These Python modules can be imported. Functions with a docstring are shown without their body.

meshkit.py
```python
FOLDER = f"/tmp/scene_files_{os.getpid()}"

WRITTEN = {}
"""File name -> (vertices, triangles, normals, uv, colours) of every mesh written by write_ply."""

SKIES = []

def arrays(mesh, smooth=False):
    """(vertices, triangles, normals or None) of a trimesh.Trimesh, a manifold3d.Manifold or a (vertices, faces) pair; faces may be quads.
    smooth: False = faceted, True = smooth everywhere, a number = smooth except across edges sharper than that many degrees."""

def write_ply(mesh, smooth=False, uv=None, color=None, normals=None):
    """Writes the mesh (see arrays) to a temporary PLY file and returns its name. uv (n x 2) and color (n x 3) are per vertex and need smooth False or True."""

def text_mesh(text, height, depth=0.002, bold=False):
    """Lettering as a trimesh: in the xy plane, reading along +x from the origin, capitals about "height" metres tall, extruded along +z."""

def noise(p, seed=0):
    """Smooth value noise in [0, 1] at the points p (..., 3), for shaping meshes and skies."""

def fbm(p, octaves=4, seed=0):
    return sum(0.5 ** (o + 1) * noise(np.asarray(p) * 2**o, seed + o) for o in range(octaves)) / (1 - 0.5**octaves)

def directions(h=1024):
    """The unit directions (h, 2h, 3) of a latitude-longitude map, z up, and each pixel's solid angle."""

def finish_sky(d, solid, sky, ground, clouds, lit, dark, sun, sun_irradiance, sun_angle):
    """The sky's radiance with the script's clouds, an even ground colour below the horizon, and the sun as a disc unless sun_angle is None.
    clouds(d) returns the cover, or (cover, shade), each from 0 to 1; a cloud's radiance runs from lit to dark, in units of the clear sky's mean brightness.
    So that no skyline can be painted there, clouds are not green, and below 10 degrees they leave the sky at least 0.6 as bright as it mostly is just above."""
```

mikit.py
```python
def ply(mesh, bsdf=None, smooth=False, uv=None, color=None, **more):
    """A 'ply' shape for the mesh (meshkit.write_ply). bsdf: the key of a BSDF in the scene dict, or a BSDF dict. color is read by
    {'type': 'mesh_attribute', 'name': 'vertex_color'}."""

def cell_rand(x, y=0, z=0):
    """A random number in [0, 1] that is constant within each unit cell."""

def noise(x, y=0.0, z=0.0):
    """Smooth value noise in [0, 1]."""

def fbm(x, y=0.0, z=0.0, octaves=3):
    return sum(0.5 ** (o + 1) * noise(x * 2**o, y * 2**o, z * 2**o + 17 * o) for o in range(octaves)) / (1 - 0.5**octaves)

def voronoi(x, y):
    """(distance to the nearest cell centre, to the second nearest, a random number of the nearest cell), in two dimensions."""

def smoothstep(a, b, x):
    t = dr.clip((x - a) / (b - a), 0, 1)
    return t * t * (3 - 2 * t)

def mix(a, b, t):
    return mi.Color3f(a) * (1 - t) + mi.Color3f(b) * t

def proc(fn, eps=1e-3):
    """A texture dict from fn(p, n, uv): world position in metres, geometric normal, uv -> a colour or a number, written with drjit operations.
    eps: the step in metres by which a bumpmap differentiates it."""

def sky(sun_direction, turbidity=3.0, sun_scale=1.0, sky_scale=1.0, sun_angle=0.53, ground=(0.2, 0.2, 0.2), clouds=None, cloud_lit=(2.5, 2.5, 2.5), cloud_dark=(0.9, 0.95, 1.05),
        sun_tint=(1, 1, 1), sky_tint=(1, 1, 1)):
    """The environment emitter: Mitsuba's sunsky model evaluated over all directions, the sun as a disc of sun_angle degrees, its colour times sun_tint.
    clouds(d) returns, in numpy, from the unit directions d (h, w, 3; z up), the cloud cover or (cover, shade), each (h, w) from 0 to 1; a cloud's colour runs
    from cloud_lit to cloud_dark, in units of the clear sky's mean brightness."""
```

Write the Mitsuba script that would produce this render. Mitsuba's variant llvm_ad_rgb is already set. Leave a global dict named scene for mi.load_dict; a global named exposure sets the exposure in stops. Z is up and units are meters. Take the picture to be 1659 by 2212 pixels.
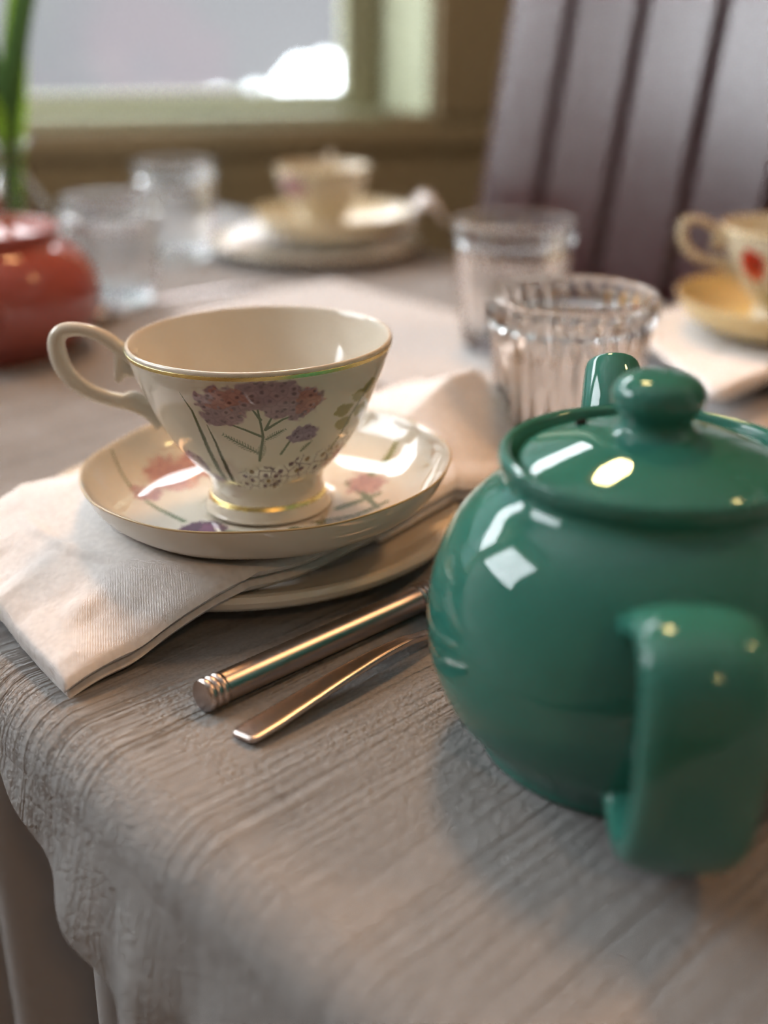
import math, numpy as np, trimesh, mitsuba as mi, mikit, drjit as dr
import shapely.geometry as sg
from scipy.ndimage import gaussian_filter
from scipy.interpolate import PchipInterpolator
from mikit import proc, noise, fbm, voronoi, smoothstep, mix
import meshkit
T = mi.ScalarTransform4f
TOP = 0.75                      # height of the table top; objects below are given relative to it
scene, labels = {}, {}

# ------------------------------------------------------------------ camera, sky, exposure
pitch = math.radians(22.5)
scene['camera'] = {'type': 'thinlens', 'fov': 2 * math.degrees(math.atan(1106 / 2700)), 'fov_axis': 'y', 'near_clip': 0.01, 'far_clip': 500.,
                   'aperture_radius': 0.0062, 'focus_distance': 0.450,
                   'to_world': T().look_at(origin=[0, 0, TOP + 0.225], target=[0, math.cos(pitch), TOP + 0.225 - math.sin(pitch)], up=[0, 0, 1])}
SKY = 98.0
scene['sky'] = mikit.sky([0.3, 0.5, 0.6], turbidity=4.0, sun_scale=0.0, sky_scale=SKY, ground=(0.3, 0.3, 0.31),
                         clouds=lambda d: (np.ones(d.shape[:2]), 0.35 * meshkit.fbm(d * 3.0, 3, 5)), cloud_lit=(.98, 1.03, 1.07), cloud_dark=(0.74, 0.79, 0.85))
exposure = 0.20
LAMP = (72.0, 37.0, 15.5)

# ------------------------------------------------------------------ frames
def frame(deg_along, deg_unused=None):
    a = math.radians(deg_along)
    return np.array([[math.cos(a), math.sin(a), 0], [-math.sin(a), math.cos(a), 0], [0, 0, 1.0]])
WF = frame(13)                   # u along the window wall, o out through it, z
TF = np.array([[.643, -.766, 0], [.766, .643, 0], [0, 0, 1.0]])   # t along the table edge, n away from the near edge, z
NF = np.array([[.7071, .7071, 0], [.7071, -.7071, 0], [0, 0, 1.0]])  # a along the cutlery, b across it, z

# ------------------------------------------------------------------ helpers
def fix(v, f):
    m = trimesh.Trimesh(np.asarray(v, float), np.asarray(f), process=False)
    if m.volume < 0: m.invert()
    return m
def quads(nr, nc, wrap=False):
    f = []
    i, j = np.meshgrid(np.arange(nr - 1), np.arange(nc if wrap else nc - 1), indexing='ij')
    i, j = i.ravel(), j.ravel(); k = (j + 1) % nc
    a, b, c, d = i * nc + j, i * nc + k, (i + 1) * nc + k, (i + 1) * nc + j
    return np.vstack([np.stack([a, b, c], 1), np.stack([a, c, d], 1)])
def smooth_path(pts, n):
    p = np.asarray(pts, float)
    s = np.r_[0, np.cumsum(np.linalg.norm(np.diff(p, axis=0), axis=1))]
    I = PchipInterpolator(s, p)
    u = np.linspace(0, s[-1], n)
    u = np.unique(np.round(np.r_[u, s], 9))
    return I(u)
def round_path(pts, n, it=2):
    p = np.asarray(pts, float)
    for _ in range(it):         # Chaikin, keeps the ends
        q = [p[0]]
        for a, b in zip(p[:-1], p[1:]): q += [.75 * a + .25 * b, .25 * a + .75 * b]
        p = np.array(q + [p[-1]])
    return p
def lathe(profile, seg=96, lobes=0, amp=None, uvs=4.0, zwave=0.0, rib=None):
    """Closed solid of revolution about z with duplicated seam; uv = (angle from -y * uvs, z in cm). Returns (mesh, uv)."""
    p = np.asarray(profile, float)
    ph = np.linspace(-math.pi, math.pi, seg + 1)
    r = np.repeat(p[:, :1], seg + 1, 1); z = np.repeat(p[:, 1:2], seg + 1, 1)
    if lobes:
        k = np.array([amp(a, b) for a, b in p])[:, None]
        r = r * (1 + k * np.cos(lobes * ph)[None]); z = z + zwave * (k / max(abs(k).max(), 1e-9)) * np.cos(lobes * ph)[None]
    if rib is not None: r = rib(r, z, ph[None])
    v = np.stack([r * np.sin(ph), -r * np.cos(ph), z], -1).reshape(-1, 3)
    m = fix(v, quads(len(p), seg + 1))
    uv = np.stack([np.repeat(ph[None] * uvs, len(p), 0), z * 100], -1).reshape(-1, 2)
    return m, uv
def sweep(path, widths, thick, up=(0, 0, 1), power=2.0, seg=20, side=None):
    """Tube along path with a superellipse section: widths along the side vector, thick along the other. side: fixed side vector."""
    P = np.asarray(path, float); n = len(P)
    W = np.broadcast_to(np.asarray(widths, float), (n,)); H = np.broadcast_to(np.asarray(thick, float), (n,))
    t = np.gradient(P, axis=0); t /= np.linalg.norm(t, axis=1, keepdims=True)
    S = np.repeat(np.asarray(side, float)[None], n, 0) if side is not None else np.cross(t, np.asarray(up, float))
    S = S - (S * t).sum(1, keepdims=True) * t; S /= np.linalg.norm(S, axis=1, keepdims=True)
    N = np.cross(S, t)
    th = np.arange(seg) * 2 * math.pi / seg
    c, s = np.cos(th), np.sin(th); e = 2 / power
    c, s = np.sign(c) * abs(c) ** e, np.sign(s) * abs(s) ** e
    v = P[:, None] + S[:, None] * (W[:, None] / 2 * c)[..., None] + N[:, None] * (H[:, None] / 2 * s)[..., None]
    v = v.reshape(-1, 3); f = quads(n, seg, True)
    caps = []
    for base, c0 in ((0, P[0]), ((n - 1) * seg, P[-1])):
        v = np.vstack([v, c0]); k = len(v) - 1; j = np.arange(seg)
        tri = np.stack([base + j, base + (j + 1) % seg, np.full(seg, k)], 1)
        caps.append(tri if base else tri[:, ::-1])
    return fix(v, np.vstack([f[:, ::-1], *caps[:1][0:1], caps[1]]) if False else np.vstack([f, caps[0], caps[1]]))
def boxf(lo, hi, F=None, bevel=0.0):
    lo, hi = np.asarray(lo, float), np.asarray(hi, float)
    if bevel > 0:
        b = bevel; c = []
        for x in (0, 1):
            for y in (0, 1):
                for z in (0, 1):
                    q = np.array([hi[0] if x else lo[0], hi[1] if y else lo[1], hi[2] if z else lo[2]])
                    s = np.array([-1 if x else 1, -1 if y else 1, -1 if z else 1]) * b
                    c += [q + s * [0, 1, 1], q + s * [1, 0, 1], q + s * [1, 1, 0]]
        m = trimesh.convex.convex_hull(np.array(c))
    else:
        m = trimesh.creation.box(bounds=[lo, hi])
    if F is not None: m.vertices = m.vertices @ F
    if m.volume < 0: m.invert()
    return m
def join(*ms): return trimesh.util.concatenate(list(ms))
def moved(m, d):
    m = m.copy(); m.apply_translation(d); return m
def poly_prism(pts, z0, z1, F=None):
    m = trimesh.creation.extrude_polygon(sg.Polygon(pts), z1 - z0, engine='earcut'); m.apply_translation([0, 0, z0])
    if F is not None: m.vertices = m.vertices @ F
    return m
def at(loc=(0, 0, 0), rz=0, scale=1, tilt=None):
    t = T().translate([loc[0], loc[1], loc[2] + TOP])
    if tilt: t = t.rotate([0, 1, 0], tilt)
    if rz: t = t.rotate([0, 0, 1], rz)
    return t.scale(scale) if scale != 1 else t
def obj(key, shape, tw=None):
    while key in scene: key = nxt(key)
    scene[key] = {**shape, 'to_world': tw if tw is not None else at()}
    return key
def nxt(key):
    b = key.rsplit('_', 1)
    return f'{b[0]}_{int(b[1]) + 1:03d}' if len(b) == 2 and len(b[1]) == 3 and b[1].isdigit() else key + '_001'
def shp(m, mat, smooth=False, uv=None): return mikit.ply(m, mat, smooth, uv)
def tag(key, label=None, cat=None, group=None, kind=None):
    labels[key] = {k: v for k, v in dict(label=label, category=cat, group=group, kind=kind).items() if v}

# ------------------------------------------------------------------ materials
def rgb(*c): return {'type': 'rgb', 'value': list(c)}
def two(d): return {'type': 'twosided', 'bsdf': d}
def plastic(col, ior=1.5): return two({'type': 'plastic', 'diffuse_reflectance': col if isinstance(col, dict) else rgb(*col), 'int_ior': ior, 'nonlinear': True})
def rough(col, alpha=.2, ior=1.5): return two({'type': 'roughplastic', 'diffuse_reflectance': col if isinstance(col, dict) else rgb(*col), 'alpha': alpha, 'int_ior': ior, 'nonlinear': True})
def matte(col): return two({'type': 'diffuse', 'reflectance': col if isinstance(col, dict) else rgb(*col)})
def bumped(b, fn, scale, eps=1e-4): return two({'type': 'bumpmap', 'arbitrary': {**proc(fn, eps)}, 'scale': scale, 'bsdf': b['bsdf'] if b['type'] == 'twosided' else b})

# --- printed decoration of the porcelain
def seg_dist(u, v, a, b):
    ax, ay = a; bx, by = b; L = (bx - ax) ** 2 + (by - ay) ** 2
    t = dr.clip(((u - ax) * (bx - ax) + (v - ay) * (by - ay)) / L, 0, 1)
    return dr.sqrt(dr.square(u - ax - t * (bx - ax)) + dr.square(v - ay - t * (by - ay))), t
def stroke(c, u, v, pts, w0, w1, col):
    n = len(pts) - 1
    for i in range(n):
        d, t = seg_dist(u, v, pts[i], pts[i + 1]); w = w0 + (w1 - w0) * ((i + t) / n)
        c = mix(c, col, 1 - smoothstep(w * .7, w * 1.25, d))
    return c
def blob(u, v, cx, cy, rx, ry, seed, rag=.35):
    d = dr.sqrt(dr.square((u - cx) / rx) + dr.square((v - cy) / ry))
    return 1 - smoothstep(.80, 1.04, d + rag * (noise(u * 3.1, v * 3.1, seed) - .5) + rag * .9 * (noise(u * 7.5, v * 7.5, seed + 5) - .5))
CREAM = (.80, .77, .70)
def florets(c, u, v, m, size, light, mid, dark):
    f, s, w = voronoi(u / size + 40, v / size + 40)
    g = noise(u / size * 4.0, v / size * 4.0, 3)
    fl = mix(mid, light, smoothstep(.10, .42, f + .25 * (g - .5)) * (.35 + .65 * w))
    fl = mix(fl, dark, (1 - smoothstep(.06, .30, f + .12 * (g - .5))) * (.45 + .5 * w))
    fl = mix(fl, mix(mid, dark, .5), (1 - smoothstep(.0, .35, s - f)) * (.15 + .3 * g))
    return mix(c, fl, m)
def fern(c, u, v, a, b, n, l, col):
    c = stroke(c, u, v, [a, b], .03, .025, col)
    dx, dy = b[0] - a[0], b[1] - a[1]; L = math.hypot(dx, dy); dx, dy = dx / L, dy / L
    x = (u - a[0]) * dx + (v - a[1]) * dy; y = dr.abs(-(u - a[0]) * dy + (v - a[1]) * dx)
    q = (x - y * .7) * (n / L)
    tooth = dr.abs(q - dr.floor(q) - .5) * 2
    inside = dr.select((x > 0) & (x < L + l) & (y < l * (.4 + .6 * dr.sin(dr.clip(x / L, 0, 1) * 3.0))), 1.0, 0.0)
    return mix(c, col, inside * smoothstep(.45, .7, tooth) * .85)
def cup_print(p, n, uv):
    u, v = mi.Float(uv.x), mi.Float(uv.y)
    c = mix(CREAM, CREAM, 0.0)
    LEAF, STEM = (.17, .20, .09), (.26, .32, .22)
    PL, PM, PD = (.60, .47, .51), (.46, .34, .38), (.29, .20, .23)
    # stems of the tall flower
    for pts in ([(.16, 6.18), (.37, 7.32), (.31, 7.99), (.23, 8.8)], [(.37, 7.32), (-.19, 7.66), (-.95, 8.05)], [(.46, 7.65), (1.02, 8.04), (1.57, 8.24)], [(.46, 7.65), (.7, 8.24)],
                [(.32, 8.1), (.11, 8.54)], [(1.02, 6.44), (1.37, 7.11), (1.7, 7.3)]):
        c = stroke(c, u, v, pts, .055, .028, STEM)
    c = fern(c, u, v, (.25, 6.49), (-.91, 7.34), 13, .16, STEM)
    c = fern(c, u, v, (.45, 7.2), (1.04, 7.55), 8, .13, STEM)
    c = fern(c, u, v, (1.82, 6.44), (2.15, 6.79), 6, .12, STEM)
    c = fern(c, u, v, (.2, 6.3), (.34, 7.0), 8, .17, STEM)
    # pink heads
    m = dr.maximum(dr.maximum(blob(u, v, -.7, 8.85, 1.05, .72, 1), blob(u, v, .55, 9.1, 1.2, .62, 2)), dr.maximum(blob(u, v, 1.6, 8.65, .75, .66, 3), dr.maximum(blob(u, v, -.9, 8.15, .85, .36, 4), blob(u, v, .95, 8.45, .55, .38, 5))))
    red = dr.maximum(blob(u, v, -.75, 8.95, .6, .5, 6, .8), blob(u, v, 1.85, 8.75, .5, .5, 7, .8))
    c2 = florets(c, u, v, m, .29, PL, PM, PD)
    c = mix(c2, florets(c, u, v, m, .29, (.66, .40, .34), (.54, .28, .25), (.32, .15, .15)), red * .8)
    c = florets(c, u, v, blob(u, v, 1.8, 7.3, .62, .4, 8), .26, (.52, .44, .52), (.38, .29, .37), (.22, .15, .21))
    # tall leaves at the left
    c = stroke(c, u, v, [(-2.15, 9.1), (-1.92, 8.34), (-1.87, 7.14), (-1.91, 5.93), (-2.05, 5.0)], .01, .15, LEAF)
    c = stroke(c, u, v, [(-1.53, 7.8), (-1.42, 6.99), (-1.41, 5.82), (-1.56, 4.9)], .01, .13, LEAF)
    # low flowers round the foot
    c = florets(c, u, v, dr.maximum(blob(u, v, -3.4, 5.6, .9, .6, 9), blob(u, v, -2.8, 4.9, .8, .25, 10)), .3, (.55, .45, .55), (.36, .25, .36), (.2, .12, .2))
    m = dr.maximum(dr.maximum(blob(u, v, .6, 5.2, 1.5, .62, 11), blob(u, v, 2.6, 5.6, 1.7, .62, 12)), dr.maximum(blob(u, v, 4.6, 5.9, 1.4, .7, 13), blob(u, v, -.6, 4.75, 1.6, .24, 14)))
    f, s, w = voronoi(u / .52 + 70, v / .52 + 70)
    fl = mix((.82, .80, .74), (.30, .24, .27), 1 - smoothstep(.015, .12, s - f))
    fl = mix(fl, mix((.40, .30, .18), (.26, .18, .23), smoothstep(.2, .5, w)), 1 - smoothstep(.16, .30, f))
    c = mix(c, fl, m)
    # yellow-green sprig at the right and a plain repeat round the back
    for q in ((3.3, 7.9), (3.5, 7.3), (3.9, 8.4), (4.4, 8.6), (4.9, 8.0), (4.3, 7.7)): c = mix(c, (.42, .40, .12), blob(u, v, q[0], q[1], .4, .3, q[0], .6) * .8)
    c = stroke(c, u, v, [(3.4, 6.2), (3.8, 7.6), (4.4, 8.8)], .05, .03, STEM)
    c = florets(c, u, v, blob(u, v, 7.5, 8.4, 1.6, .9, 15), .36, PL, PM, PD)
    c = florets(c, u, v, blob(u, v, -8.0, 8.2, 1.5, .9, 16), .36, PL, PM, PD)
    return c
def saucer_print(p, n, uv):          # uv = position in the saucer, cm
    u, v = mi.Float(uv.x), mi.Float(uv.y)
    c = mix(CREAM, CREAM, 0.0)
    G, G2 = (.20, .25, .13), (.33, .38, .24)
    c = stroke(c, u, v, [(-6.9, 2.4), (-5.75, .84), (-4.6, -.5), (-3.3, -1.9)], .04, .12, G2)
    c = florets(c, u, v, dr.maximum(blob(u, v, -4.5, 2.9, 1.25, 1.5, 1), blob(u, v, -3.5, 3.9, 1.1, 1.0, 2)), .42, (.78, .60, .54), (.68, .46, .44), (.50, .31, .33))
    c = florets(c, u, v, blob(u, v, -5.3, 1.0, .8, .7, 3), .4, (.74, .60, .56), (.60, .43, .45), (.45, .3, .34))
    c = mix(c, (.22, .10, .17), blob(u, v, -2.45, -2.75, 1.0, .85, 4, .3))
    c = mix(c, (.36, .16, .27), blob(u, v, -2.2, -2.7, .4, .5, 5, .5))
    for pts in ([(.4, -3.3), (1.6, -3.9), (3.0, -4.4)], [(-.6, -3.6), (.3, -4.6)], [(2.2, -2.4), (3.6, -1.9), (4.9, -.6)], [(2.6, -3.0), (4.2, -2.6)], [(3.3, 1.8), (4.0, .2), (4.5, -1.2)], [(2.9, -1.0), (4.6, .4)], [(1.2, -3.0), (2.3, -3.6), (3.3, -3.2)], [(-1.4, -3.2), (.2, -3.7), (1.2, -4.2)]):
        c = stroke(c, u, v, pts, .24, .10, G if pts[0][0] < 2 else G2)
    c = florets(c, u, v, dr.maximum(blob(u, v, 3.2, -2.9, 1.4, 1.0, 6, .7), blob(u, v, 1.0, -4.3, 1.4, .5, 7, .7)) * .8, .5, (.72, .7, .62), (.5, .48, .4), (.22, .24, .16))
    c = stroke(c, u, v, [(3.9, 2.2), (4.6, 3.2), (5.3, 4.2)], .3, .12, (.36, .38, .16))
    c = florets(c, u, v, blob(u, v, 3.9, 1.6, .9, 1.2, 8, .6), .5, (.72, .55, .5), (.6, .42, .38), (.45, .3, .3))
    return c
def poppy_print(p, n, uv):
    u, v = mi.Float(uv.x), mi.Float(uv.y)
    c = mix((.80, .74, .60), (.78, .76, .66), noise(u, v, 3))
    c = mix(c, (.42, .45, .16), blob(u, v, -1.6, 5.2, 2.4, .7, 4, .7) * .6)
    for cx, cy, rx, ry in ((-3.7, 7.75, .95, 1.25), (-.6, 7.0, .9, 1.2), (3.2, 7.6, 1.2, 1.1), (7, 7.4, 1.2, 1.2), (-8, 7.5, 1.2, 1.2)):
        m = blob(u, v, cx, cy, rx, ry, cx, .3)
        col = mix((.62, .045, .02), (.72, .16, .015), smoothstep(.0, 1.0, (cy - v) / ry + .5 * (noise(u * 2, v * 2, 9) - .5)))
        c = mix(c, mix(col, (.25, .04, .04), blob(u, v, cx + .25, cy + .1, rx * .4, ry * .35, 7, .4) * .7), m)
        c = stroke(c, u, v, [(cx, cy - ry), (cx + .4, 5.3)], .07, .07, (.25, .32, .1))
    return c
def poppy_saucer(p, n, uv):
    u, v = mi.Float(uv.x), mi.Float(uv.y)
    c = mix((.80, .68, .36), (.80, .74, .60), smoothstep(4.0, 6.8, dr.sqrt(u * u + v * v) + .8 * noise(u, v, 2)) * .3)
    for a in (215, 320, 90): c = mix(c, (.55, .06, .02), blob(u, v, 5.0 * math.cos(math.radians(a)), 5.0 * math.sin(math.radians(a)), 1.1, 1.0, a, .4))
    c = mix(c, (.40, .45, .15), blob(u, v, -1.0, -4.4, 1.3, .8, 4, .6))
    return c
def pink_print(p, n, uv):
    u, v = mi.Float(uv.x), mi.Float(uv.y)
    c = mix((.74, .68, .56), (.74, .68, .56), 0.0)
    c = florets(c, u, v, dr.maximum(blob(u, v, 3.6, 8.2, 1.6, 1.2, 1), blob(u, v, -3, 7.2, 1.5, 1.0, 2)), .6, (.6, .34, .36), (.42, .2, .27), (.25, .1, .16))
    return mix(c, (.36, .38, .2), blob(u, v, 0, 5.8, 3.5, .6, 4, .7) * .6)

scene['m_cup'] = plastic(proc(cup_print), 1.55)
scene['m_saucer'] = plastic(proc(saucer_print), 1.55)
scene['m_poppy'] = plastic(proc(poppy_print), 1.5)
scene['m_poppy_saucer'] = plastic(proc(poppy_saucer), 1.5)
scene['m_pink'] = plastic(proc(pink_print), 1.5)
scene['m_porcelain'] = plastic((.80, .77, .70), 1.55)
scene['m_plate'] = plastic((.80, .77, .70), 1.5)
scene['m_gold'] = {'type': 'roughconductor', 'material': 'Au', 'alpha': .12}
scene['m_pale_gold'] = two({'type': 'roughplastic', 'diffuse_reflectance': rgb(.72, .60, .36), 'alpha': .12, 'int_ior': 1.7, 'nonlinear': True})
scene['m_steel'] = two({'type': 'roughconductor', 'specular_reflectance': rgb(.78, .72, .64), 'material': 'Cr', 'alpha': .13})
def glaze(p, n, uv): return mix((.070, .310, .250), (.085, .350, .288), fbm(p.x * 28, p.y * 28, p.z * 28))
scene['m_green'] = plastic(proc(glaze), 1.55)
scene['m_red'] = plastic((.50, .165, .13), 1.5)
scene['m_dark'] = matte((.015, .013, .012))
scene['m_glass'] = {'type': 'dielectric', 'int_ior': 1.5, 'ext_ior': 1.0}
scene['m_pane'] = {'type': 'thindielectric', 'int_ior': 1.5}

# tablecloth: crepe with crinkles running along the cutlery direction
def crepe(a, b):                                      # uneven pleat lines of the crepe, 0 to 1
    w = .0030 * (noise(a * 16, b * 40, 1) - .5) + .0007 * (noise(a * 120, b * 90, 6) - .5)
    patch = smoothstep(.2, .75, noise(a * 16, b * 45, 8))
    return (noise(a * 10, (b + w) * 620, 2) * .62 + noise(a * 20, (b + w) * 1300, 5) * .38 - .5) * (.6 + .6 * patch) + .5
def crinkle(p, n, uv):
    a, b = mi.Float(uv.x), mi.Float(uv.y)             # metres along / across the crinkles
    fine = noise(a * 1300, b * 1500, 3) * .25 + noise(a * 600, b * 800, 4) * .30
    return crepe(a, b) + fine
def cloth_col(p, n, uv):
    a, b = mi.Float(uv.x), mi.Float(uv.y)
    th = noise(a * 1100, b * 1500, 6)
    return mix((.185, .182, .180), (.325, .319, .315), .35 * th + .65 * crepe(a, b))  # thread tone, plus crease shade put into the colour of the crepe recesses
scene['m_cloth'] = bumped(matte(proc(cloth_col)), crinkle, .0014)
scene['m_skirt'] = matte((.29, .285, .285))
def twill(p, n, uv):
    a, b = mi.Float(uv.x), mi.Float(uv.y)
    x = a * 1000 + b * 690 + 1.2 * noise(a * 60, b * 60, 2)
    return .5 + .5 * dr.sin(x * 6.2832 * .9) * (.7 + .6 * noise(a * 500, b * 500, 3)) + 2.2 * noise(a * 40, b * 55, 4) + 1.2 * noise(a * 90, b * 120, 9)
def linen(p, n, uv):
    a, b = mi.Float(uv.x), mi.Float(uv.y)
    return mix((.62, .60, .59), (.71, .69, .68), noise(a * 700, b * 700, 5))
scene['m_napkin'] = bumped(matte(proc(linen)), twill, .00010)
scene['m_runner'] = matte((.42, .41, .405))

# room
def paint(c0, c1, s=6.0):
    return lambda p, n, uv: mix(c0, c1, fbm(p.x * s, p.y * s, p.z * s))
scene['m_olive'] = rough(proc(paint((.43, .335, .185), (.48, .375, .21))), .25)
scene['m_sash'] = rough(proc(paint((.48, .48, .32), (.53, .53, .36))), .25)
scene['m_jamb'] = rough(proc(paint((.70, .73, .56), (.76, .78, .61))), .25)
scene['m_wall'] = matte(proc(paint((.66, .64, .60), (.72, .70, .66), 2.0)))
scene['m_ceiling'] = matte((.74, .73, .70))
def floor_fn(p, n, uv):
    k = dr.floor(p.x / .12); g = noise(p.x * 60, p.y * 4, k)
    c = mix((.30, .20, .12), (.40, .28, .18), g * .6 + .4 * mikit.cell_rand(k))
    return mix((.05, .03, .02), c, smoothstep(.0, .03, dr.abs(p.x / .12 - k - .5) * -1 + .5))
scene['m_floor'] = rough(proc(floor_fn), .3)
scene['m_purple'] = rough(proc(paint((.088, .028, .033), (.108, .036, .041), 9.0)), .06, 1.52)
scene['m_wood'] = rough((.16, .09, .05), .3)
scene['m_snow'] = matte((.70, .73, .75))
def hill_fn(p, n, uv):
    a = noise(p.x * .45, p.y * .35, 2); b = fbm(p.x * 1.3, p.y * 1.1, 4)
    c = mix((.034, .033, .035), (.070, .070, .068), a)
    c = mix(c, (.055, .045, .048), smoothstep(.42, .62, b) * .5)
    return mix(c, (.075, .095, .095), smoothstep(-3.2, -6.5, p.x) * .8)  # sky haze put into the colour: paler blue-green towards the left
scene['m_hill'] = matte(proc(hill_fn))
scene['m_leaf'] = {'type': 'principledthin', 'base_color': rgb(.22, .36, .04), 'roughness': .45, 'diff_trans': 1.1, 'spec_trans': 0.0}
scene['m_leaf_dark'] = {'type': 'principledthin', 'base_color': rgb(.07, .13, .045), 'roughness': .45, 'diff_trans': .7, 'spec_trans': 0.0}
scene['m_shade'] = two({'type': 'diffuse', 'reflectance': rgb(.06, .05, .045)})

# ------------------------------------------------------------------ setting (u, o, z in the window wall's frame)
U0, U1, O0, O1, FZ, CZ = -1.32, 1.75, -2.3, 1.60, -.75, 1.75
G0, G1, GZ0, GZ1 = -1.26, .329, .110, 1.06            # glass of the window ahead
obj('floor', shp(boxf([U0 - .2, O0 - .2, FZ - .06], [U1 + .2, O1 + .2, FZ], WF), 'm_floor')); tag('floor', kind='structure')
obj('ceiling', shp(boxf([U0 - .2, O0 - .2, CZ], [U1 + .2, O1 + .2, CZ + .08], WF), 'm_ceiling')); tag('ceiling', kind='structure')
W1 = dict(l=G0 - .045, r=.427, b=.086, t=1.18)            # opening in the wall
wb = [boxf([U0 - .2, O1, FZ], [W1['l'], O1 + .2, CZ], WF), boxf([W1['r'], O1, FZ], [U1 + .2, O1 + .2, CZ], WF),
      boxf([W1['l'], O1, FZ], [W1['r'], O1 + .2, W1['b']], WF), boxf([W1['l'], O1, W1['t']], [W1['r'], O1 + .2, CZ], WF)]
obj('wall_back', shp(join(*wb), 'm_olive')); tag('wall_back', kind='structure')
L0, L1, LZ0, LZ1 = .55, 1.565, .47, 1.56               # window in the left wall
wl = [boxf([U0 - .2, O0 - .2, FZ], [U0, L0, CZ], WF), boxf([U0 - .2, L1, FZ], [U0, O1, CZ], WF), boxf([U0 - .2, L0, FZ], [U0, L1, LZ0], WF), boxf([U0 - .2, L0, LZ1], [U0, L1, CZ], WF)]
obj('wall_left', shp(join(*wl), 'm_wall')); tag('wall_left', kind='structure')
obj('wall_right', shp(boxf([U1, O0, FZ], [U1 + .2, O1, CZ], WF), 'm_wall')); tag('wall_right', kind='structure')
obj('wall_front', shp(boxf([U0, O0 - .2, FZ], [U1, O0, CZ], WF), 'm_wall')); tag('wall_front', kind='structure')
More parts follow.
